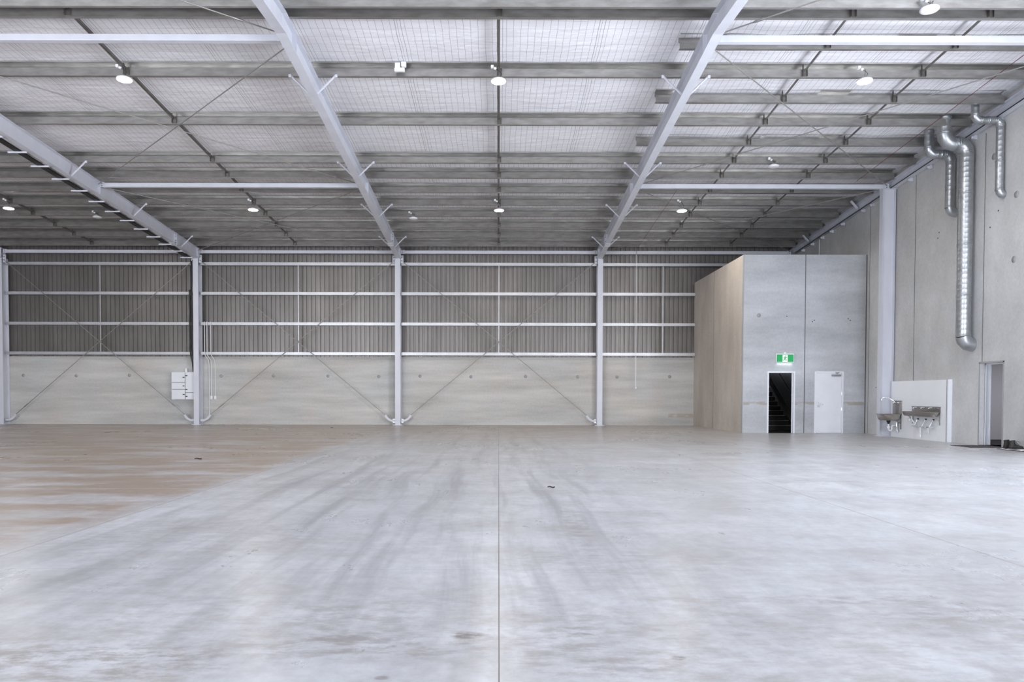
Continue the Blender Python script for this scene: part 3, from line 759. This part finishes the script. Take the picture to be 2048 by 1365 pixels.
# three white conduits right of the column
for x0, z1, box_, lab in ((-12.36, .38, False, 'leftmost of three white conduits, reaching almost to the floor'), (-12.26, 1.20, True, 'middle of three white conduits, ending in a white box'), (-12.10, 1.20, True, 'rightmost of three white conduits, ending in a white box')):
    t = thing('wall_conduit', lab, 'conduit', (x0+.08, 31.5, z1), 'white conduits beside the column')
    MB().tube([(x0, 31.36, 4.33), (x0, 31.36, 3.02), (x0+.02, 31.37, 2.9), (x0+.085, 31.55, 2.72), (x0+.085, 31.60, 2.5), (x0+.085, 31.60, z1)], .014, 8).build('pipe', M['plastic'], t)
    if box_: MB().box(x0+.085-.045, x0+.085+.045, 31.56, 31.64, z1-.13, z1+.01).build('outlet_box', M['plastic'], t, .006)

# thin drop pipe and red sampling pipe
t = thing('drop_pipe', 'thin white vertical drop pipe hanging in front of the wall left of the stair enclosure', 'pipe', (5.73, 31.2, 1.53))
MB().tube([(5.73, 31.2, 1.62), (5.73, 31.2, 7.15)], .011, 6).build('pipe', M['plastic'], t)
MB().tube([(5.73, 31.2, 1.62), (5.73, 31.2, 2.85)], .016, 6).build('sleeve', M['plastic'], t)
MB().lathe([(.001,-.05),(.03,-.035),(.038,0),(.03,.035),(.001,.05)], (5.73, 31.2, 1.58), 12).build('end_knob', M['plastic'], t)
solo('red_pipe', MB().tube([(5.73, 31.2, 7.15)]+[(5.72, d, zp(A_RT, d)-.03) for d in (31.1, 28, 26, 24.2)], .007, 6), M['red'], 'thin red pipe running under the purlins right of the right-hand rafter', 'pipe', (5.73, 31.2, 7.1), 'red pipes under the roof')
solo('red_pipe', MB().tube([(11.1, d, zp(A_RT, d)-.03) for d in (23.3, 20, 17, 14.6)], .007, 6), M['red'], 'thin red pipe running under the purlins close to the right wall', 'pipe', (11.1, 23.3, zp(A_RT, 23.3)), 'red pipes under the roof')
solo('wall_conduit', MB().tube([(12.40, 29.0, CT-.3), (12.40, 29.0, zp(8.25, 29.0))], .014, 6), M['plastic'], 'short thin white conduit above the stair enclosure', 'conduit', (12.40, 29.0, 6))

# ---------------------------------------------------------------- ducts
def elbow(c, r, a, b, R, n=5):
    """polyline round a corner c from direction -a to direction b with bend radius R"""
    a = Vector(a).normalized(); b = Vector(b).normalized(); c = Vector(c); p = c-a*R; o = p+b*R
    return [o-b*R*math.cos(math.pi/2*k/(n-1))+a*R*math.sin(math.pi/2*k/(n-1)) for k in range(n)]
def duct(r, Xw, Xi, d, zt, zb, lab):
    t = thing('spiral_duct', lab, 'duct', (Xw, d, zb), 'galvanised spiral ducts on the right wall')
    ztop = zp(A_INS, d)-.01; R = r*1.45
    def pipe(p, q, nm='pipe'):
        p, q = Vector(p), Vector(q); L = (q-p).length; dd = (q-p)/L; pts = []; rad = []
        n = max(2, int(L/.13))
        for k in range(n):
            u = p+dd*L*k/n; pts += [u, u+dd*(L/n-.014), u+dd*(L/n-.007)]; rad += [r, r, r+.0016]
        pts.append(q); rad.append(r)
        mb = MB().tube(pts, r, 24, True, rad); return mb.build(nm, M['duct'], t)
    def collar(p, ax):
        MB().lathe([(r,-.03),(r+.009,-.028),(r+.009,-.008),(r+.003,-.006),(r+.003,.006),(r+.009,.008),(r+.009,.028),(r,.03)], p, 24, ax).build('collar', M['duct'], t)
    pipe((Xi, d, ztop), (Xi, d, zt+R)); collar((Xi, d, ztop-.05), (0,0,1)); collar((Xi, d, zt+R), (0,0,1))
    MB().tube(elbow((Xi, d, zt), r, (0,0,-1), (1,0,0), R), r+.004, 24).build('elbow', M['duct'], t)
    if Xw-Xi > 2*R+.03:
        pipe((Xi+R, d, zt), (Xw-R, d, zt)); collar(((Xi+Xw)/2, d, zt), (1,0,0))
    collar((Xi+R, d, zt), (1,0,0)); collar((Xw-R, d, zt), (1,0,0))
    MB().tube(elbow((Xw, d, zt), r, (1,0,0), (0,0,-1), R), r+.004, 24).build('elbow', M['duct'], t)
    zz = zb+r*1.3
    pipe((Xw, d, zt-R), (Xw, d, zz)); L = zt-R-zz
    k = 1
    collar((Xw, d, zt-R), (0,0,1)); collar((Xw, d, zz), (0,0,1))
    for f in ((.22, .5, .78) if L > 3 else (.55,)): collar((Xw, d, zt-R-L*f), (0,0,1))
    Re = min(r*1.2, XR-Xw-.01)
    MB().tube(elbow((Xw, d, zb), r, (0,0,-1), (1,0,0), Re, 4)+[Vector((XR-.002, d, zb))], r+.004, 24).build('elbow', M['duct'], t)
duct(.175, 12.20, 11.62, 19.62, 7.86, 2.63, 'large galvanised spiral duct running far down the right wall')
duct(.118, 12.27, 11.68, 20.42, 7.84, 6.27, 'short galvanised spiral duct just left of the large duct')
duct(.090, 12.33, 11.70, 18.50, 8.06, 6.25, 'thin short galvanised spiral duct right of the large duct, over the doorway')

# ---------------------------------------------------------------- wash area
PX = 12.34; PY0, PY1 = 20.46, 23.42
t = thing('white_lining_panel', 'white wall panel behind the wash basins on the right wall', 'wall panel', ((PX+XR)/2, (PY0+PY1)/2, 0))
MB().box(PX, XR-.002, PY0+.012, PY1, 0, 1.725).build('board', M['panelw'], t)
MB().box(PX-.006, XR-.002, PY0, PY0+.011, 0, 1.73).build('end_cap', M['white'], t)
MB().box(PX-.004, PX+.02, PY0+.05, PY0+.075, 0, 1.728).build('edge_strip', M['galv'], t)

def bowl(mb, x0, x1, y0, y1, z0, z1, t=.012, taper=.06, rim=.025):
    """open rectangular bowl with sloping sides and rim (rounded by bevel)"""
    cr_ = .05
    def rect(i, z, ex=0):
        ring = []; a0_, a1_, b0_, b1_ = x0+i-ex, x1-i+ex, y0+i-ex, y1-i+ex; r = cr_+ex*.5
        for cx_, cy_, st in ((a1_-r, b1_-r, 0), (a0_+r, b1_-r, 90), (a0_+r, b0_+r, 180), (a1_-r, b0_+r, 270)):
            for k in range(6):
                a = math.radians(st+18*k); ring.append((cx_+r*math.cos(a), cy_+r*math.sin(a), z))
        return ring
    h_ = z1-z0
    L = [rect(taper+.03, z0), rect(taper+.008, z0+.012), rect(taper*.7, z0+.04), rect(0, z1-.02), rect(0, z1-.008), rect(-rim, z1-.008), rect(-rim, z1), rect(t, z1), rect(t, z1-.02), rect(taper*.7+t, z0+.045), rect(taper+.03+t, z0+t)]
    n = 24; vs = [v for r in L for v in r]; fs = [tuple(range(n-1,-1,-1)), tuple(range((len(L)-1)*n, len(L)*n))]
    mb.add(vs, [(k*n+j, k*n+(j+1) % n, (k+1)*n+(j+1) % n, (k+1)*n+j) for k in range(len(L)-1) for j in range(n)], True)
    return mb.add(vs, fs)
# single hand basin with tall splashback
t = thing('wash_basin', 'stainless steel single hand basin with tall splashback and swan neck tap', 'sink', (12.05, 23.0, .5), None)
bowl(MB(), 11.80, 12.32, 22.78, 23.30, .52, .715, taper=.04).build('bowl', M['stainless'], t)
MB().box(PX-.012, PX-.001, 22.78, 23.32, .71, 1.125).box(PX-.03, PX, 22.78, 23.32, 1.11, 1.13).build('splashback', M['stainless'], t, .003)
MB().lathe([(.06,0),(.05,-.05),(.03,-.09),(.025,-.12)], (12.06, 23.04, .52), 16).build('waste_fitting', M['black'], t)
mb = MB(); mb.tube([(12.06,23.04,.40),(12.06,23.04,.26),(12.09,23.04,.20),(12.14,23.04,.20),(12.17,23.04,.26),(12.17,23.04,.34),(12.22,23.04,.36),(12.34,23.04,.36)], .024, 10)
mb.lathe([(0,-.04),(.045,-.04),(.045,.04),(0,.04)], (12.06, 23.04, .30), 16, (0,1,0)); mb.build('waste_trap', M['plastic'], t)
MB().tube([(12.28,23.0,.46),(12.30,23.0,.28),(12.31,22.95,.16)], .03, 8).tube([(12.26,22.92,.45),(12.26,22.92,.2)], .012, 8).build('supply_pipe', M['chrome'], t)
tap = MB().tube([(12.33,23.02,1.06),(12.25,23.03,1.07),(12.20,23.05,1.13),(12.10,23.08,1.20),(11.98,23.10,1.225),(11.90,23.12,1.215),(11.88,23.12,1.17),(11.88,23.12,1.14)], .012, 8).build('tap_spout', M['chrome'], t)
MB().box(12.29, 12.33, 22.88, 23.16, 1.045, 1.075).build('tap_body', M['chrome'], t, .01)
for yy in (22.90, 23.14): MB().lathe([(.022,0),(.022,.05),(0,.055)], (12.30, yy, 1.06), 10, (-1,0,0)).build('tap_handle', M['chrome'], t)
for yy in (22.83,):
    mb = MB(); mb.bar((11.95, yy, .69), (12.33, yy, .42), .012, .02); mb.box(12.32, 12.34, yy-.015, yy+.015, .25, .71); mb.bar((11.82, yy, .700), (12.33, yy, .700), .012, .02); mb.build('wall_bracket', M['galv_dark'], t)
# trough with three spouts
t = thing('wash_trough', 'long stainless steel wash trough with three spouts and knee levers', 'sink', (12.18, 21.5, .6), None)
TY0, TY1 = 20.80, 22.28
bowl(MB(), 12.05, 12.325, TY0, TY1, .68, .815, taper=.03, rim=.03).build('bowl', M['stainless'], t)
MB().box(PX-.012, PX-.001, TY0-.02, TY1-.05, .80, .965).box(PX-.03, PX, TY0-.02, TY1-.05, .955, .97).build('splashback', M['stainless'], t, .003)
for yy in (21.12, 21.50, 21.90):
    MB().tube([(12.335,yy,.93),(12.22,yy,.935),(12.19,yy,.925),(12.185,yy,.90)], .012, 8).build('spout', M['chrome'], t)
    mb = MB(); mb.tube([(12.30, yy-.04, .60), (12.22, yy, .40)], .007, 6); mb.tube([(12.30, yy+.03, .58), (12.24, yy+.02, .40)], .005, 6)
    mb.box(12.16, 12.34, yy-.06, yy+.06, .375, .395); o = mb.build('knee_lever', M['chrome'], t)
    MB().lathe([(.02,0),(.02,.03),(0,.03)], (12.30, yy-.04, .60), 8, (0,-1,0)).build('lever_knob', M['black'], o)
mb = MB(); mb.tube([(12.20,22.0,.69),(12.20,22.0,.60),(12.22,21.98,.54),(12.28,21.96,.46),(12.28,21.96,.40)], .022, 8)
mb.tube([(12.27,22.0,.365),(12.27,21.3,.365),(12.27,21.28,.36),(12.27,21.25,.20),(12.27,21.60,.185),(12.27,21.68,.20),(12.27,21.72,.34)], .016, 8)
mb.tube([(12.27,21.66,.36),(12.27,21.66,.02+.05)], .024, 8); mb.build('drain_pipe', M['plastic'], t)
mb = MB(); mb.lathe([(0,-.035),(.045,-.035),(.045,.035),(0,.035)], (12.20, 22.10, .56), 14, (0,1,0)); mb.build('waste_trap', M['plastic'], t)
for yy in (TY0+.02, TY1-.1):
    mb = MB(); mb.bar((12.10, yy, .80), (12.33, yy, .55), .012, .02); mb.box(12.325, 12.34, yy-.015, yy+.015, .45, .82); mb.build('wall_bracket', M['galv'], t)

# ---------------------------------------------------------------- exit sign
EX0, EX1, EZ0, EZ1 = 9.375, 9.985, 2.395, 2.70; EY = CY-.07
t = thing('exit_sign', 'illuminated green and white running figure exit sign above the stair doorway', 'exit sign', ((EX0+EX1)/2, CY, EZ0))
MB().box(EX0, EX1, EY, CY, EZ0, EZ1).build('housing', M['plastic'], t, .008)
MB().box(EX0+.02, EX1-.02, EY-.004, EY-.001, EZ0+.02, EZ1-.035).build('green_face', M['exit_green'], t)
cxs = (EX0+EX1)/2
MB().box(cxs-.085, cxs+.085, EY-.007, EY-.004, EZ0+.02, EZ1-.05).build('white_doorway', M['exit_white'], t)
mb = MB(); yy = EY-.009; B = lambda a, b, w_: mb.bar((cxs+a[0], yy, EZ0+a[1]), (cxs+b[0], yy, EZ0+b[1]), w_, .003, (0,1,0))
B((.002,.195), (-.012,.125), .034)
B((-.012,.13), (.035,.10), .024); B((.035,.10), (.030,.052), .02)
B((-.012,.13), (-.030,.085), .024); B((-.030,.085), (-.068,.070), .02)
B((.0,.19), (.048,.165), .016); B((.048,.165), (.062,.19), .014)
B((-.0,.19), (-.045,.175), .016); B((-.045,.175), (-.055,.135), .014)
mb.lathe([(.018,0),(.018,.003),(0,.003)], (cxs+.022, EY-.007, EZ0+.222), 14, (0,-1,0))
mb.build('running_figure', M['exit_green'], t)
MB().box(cxs-.04, cxs+.04, EY+.02, CY, EZ1, EZ1+.05).build('mounting_bracket', M['plastic'], t)
el = bpy.data.lights.new('sign_light', 'AREA'); el.shape = 'RECTANGLE'; el.size = .5; el.size_y = .05; el.energy = .25; el.color = (.85,1,.95)
eo = bpy.data.objects.new('sign_light', el); COL.objects.link(eo); eo.parent = t; eo.location = (0, -.045, -.01)

# ---------------------------------------------------------------- stairs in the core
t = thing('stairs', 'dark stair flight with pale nosings inside the open doorway', 'stairs', (9.8, 27.3, 0))
mb = MB(); nmb = []
for k in range(1, 15):
    y0 = 27.35+.28*(k-1); z = .178*k
    mb.box(9.0, 10.76, y0, 31.6, z-.178, z) if k < 15 else None
mb.build('treads', M['stairdark'], t)
for k in range(1, 15):
    y0 = 27.35+.28*(k-1); z = .178*k
    MB().box(9.0, 10.76, y0-.012, y0+.03, z-.012, z+.004).build('nosing', M['nosing'], t)
MB().bar((10.80, 27.0, .14), (10.80, 31.6, .14+4.6*.6357), .03, .24, (0,0,1)).build('stringer', M['galv_dark'], t)
hr = thing('handrail', 'dark handrail on the wall beside the stair flight', 'handrail', (10.78, 27, 1.0))
MB().tube([(10.76, 26.9, 1.02), (10.76, 31.5, 1.02+4.6*.6357)], .022, 8).build('rail', M['stairdark'], hr)
for k in range(3):
    y = 27.4+1.5*k; z = 1.02+(y-26.9)*.6357; MB().tube([(10.76, y, z-.01), (10.80, y, z-.06), (10.86, y, z-.06)], .008, 6).build('rail_bracket', M['stairdark'], hr)

# ---------------------------------------------------------------- mat, boots, cloth, leaves
mb = MB().box(11.62, XR-.01, 18.30, 19.16, 0, .008)
solo('doormat', mb, M['mat'], 'dark flat mat on the floor at the right-hand doorway', 'doormat', (12.0, 18.7, 0))
# cloth: slightly rumpled
nx, ny = 22, 10; vs = []
for j in range(ny+1):
    for i in range(nx+1):
        u, v = i/nx, j/ny; ed = .03*math.sin(9*v+3*u)+.02*math.sin(23*v)
        vs.append((11.93+.95*u*0.54+ed*(1-u)+.01*math.sin(17*v), 17.00+.85*v+.03*math.sin(7*u), .010+.010*abs(math.sin(8*u+5*v))+.006*math.sin(19*u*v+2)))
mb = MB().add(vs, [(j*(nx+1)+i, j*(nx+1)+i+1, (j+1)*(nx+1)+i+1, (j+1)*(nx+1)+i) for j in range(ny) for i in range(nx)], True)
o = solo('cloth', mb, M['cloth'], 'white cloth spread on the floor under the black boots', 'cloth', (12.2, 17.4, 0))
so = o.modifiers.new('s', 'SOLIDIFY'); so.thickness = .004; so.offset = -1
o.location.z += .002

def boot(base, yaw, lab, s=1.0):
    t = thing('work_boot', lab, 'boot', base, 'pair of black work boots')
    def place(mb):
        c, s_ = math.cos(yaw), math.sin(yaw); mb.v = [(base[0]+(x*c-y*s_)*s, base[1]+(x*s_+y*c)*s, base[2]+z*s) for x, y, z in mb.v]; return mb
    # foot: half-ellipse sections along the length (x, half width, top z)
    secs = [(-.136,.022,.060), (-.128,.038,.095), (-.09,.044,.105), (-.03,.044,.112), (.02,.045,.108), (.055,.048,.094), (.09,.051,.080), (.125,.049,.074), (.150,.040,.064), (.168,.020,.042)]
    n = 12; vs = []
    for x, hw, zt in secs:
        for k in range(n):
            a = math.pi*k/(n-1); vs.append((x, hw*(1 if math.cos(a) >= 0 else -1)*abs(math.cos(a))**.6, .022+(zt-.022)*math.sin(a)**.7))
    m_ = len(secs); fs = [(i*n+k, i*n+(k+1) % n, (i+1)*n+(k+1) % n, (i+1)*n+k) for i in range(m_-1) for k in range(n)]
    fs += [tuple(range(n-1,-1,-1)), tuple(range((m_-1)*n, m_*n))]
    mb = MB().add(vs, fs, True)
    # ankle shaft, open at the top
    rings = [(-.052,.082,.045,.050), (-.058,.078,.044,.095), (-.068,.064,.042,.130), (-.074,.058,.042,.165), (-.074,.060,.044,.190), (-.074,.052,.037,.190), (-.072,.050,.035,.150)]
    q = 18; vs = [(cx+rx*math.cos(2*math.pi*k/q), ry*math.sin(2*math.pi*k/q), z+.006*math.cos(2*math.pi*k/q)*(z > .16)) for cx, rx, ry, z in rings for k in range(q)]
    mb.add(vs, [(i*q+k, i*q+(k+1) % q, (i+1)*q+(k+1) % q, (i+1)*q+k) for i in range(len(rings)-1) for k in range(q)], True)
    mb.add(vs[-q:], [tuple(range(q))])
    place(mb).build('upper', M['leather'], t)
    out = [(-.142,.028),(-.12,.046),(-.05,.046),(0,.042),(.06,.052),(.12,.055),(.155,.045),(.174,.02)]
    prof = [(x, -w_) for x, w_ in out]+[(x, w_) for x, w_ in out[::-1]]
    place(MB().ring(prof, (0,0,0), (0,0,.026), (1,0,0), (0,1,0))).build('sole', M['black'], t)
    mb = MB()
    for k in range(5):
        x = -.012+k*.017; z = .160-k*.014
        mb.tube([(x, -.034, z-.012), (x+.006, 0, z+.010), (x, .034, z-.012)], .0035, 5)
    mb.tube([(-.01,.0,.182),(.03,.03,.175),(.06,.055,.12)], .003, 5); mb.tube([(-.01,0,.182),(.035,-.03,.18),(.07,-.05,.13)], .003, 5)
    place(mb).build('laces', M['lace'], t)
    place(MB().tube([(-.074+.058*math.cos(a), .042*math.sin(a), .190+.006*math.cos(a)) for a in [2*math.pi*k/16 for k in range(17)]], .007, 6, False)).build('collar', M['leather'], t)
boot((12.19, 17.74, .027), math.radians(-8), 'black lace up work boot on the white cloth, the farther one of the pair', 1.02)
boot((12.16, 17.50, .027), math.radians(-5), 'black lace up work boot on the white cloth, the nearer one of the pair', 1.02)

def leafm(c, L, W, yaw, lab):
    cs, sn = math.cos(yaw), math.sin(yaw); vs = []; n = 9
    for i in range(n):
        u = i/(n-1); w_ = W*math.sin(math.pi*min(1, u*.95+.03))**.8
        for j, v in ((0, -1), (1, 0), (2, 1)):
            x = (u-.5)*L; y = v*w_/2; z = .004+.016*abs(v)*(.5+u*.6)+.008*math.sin(6*u)+.008
            vs.append((c[0]+x*cs-y*sn, c[1]+x*sn+y*cs, z))
    mb = MB().add(vs, [(i*3+j, (i+1)*3+j, (i+1)*3+j+1, i*3+j+1) for i in range(n-1) for j in range(2)], True)
    o = solo('dry_leaf', mb, M['leaf'], lab, 'leaf', (c[0], c[1], 0), 'dry leaves on the floor')
    so = o.modifiers.new('s', 'SOLIDIFY'); so.thickness = .003
leafm((-5.86, 14.5), .13, .055, .3, 'dark dry leaf lying on the brown floor at the left')
leafm((.715, 10.12), .10, .03, .1, 'small dry leaf lying on the pale floor near the centre')
leafm((-6.35, 28.3), .10, .05, .0, 'small dark dry leaf on the floor near the back wall')

# tidy helper properties
for o in bpy.data.objects:
    if '_o' in o.keys(): del o['_o']
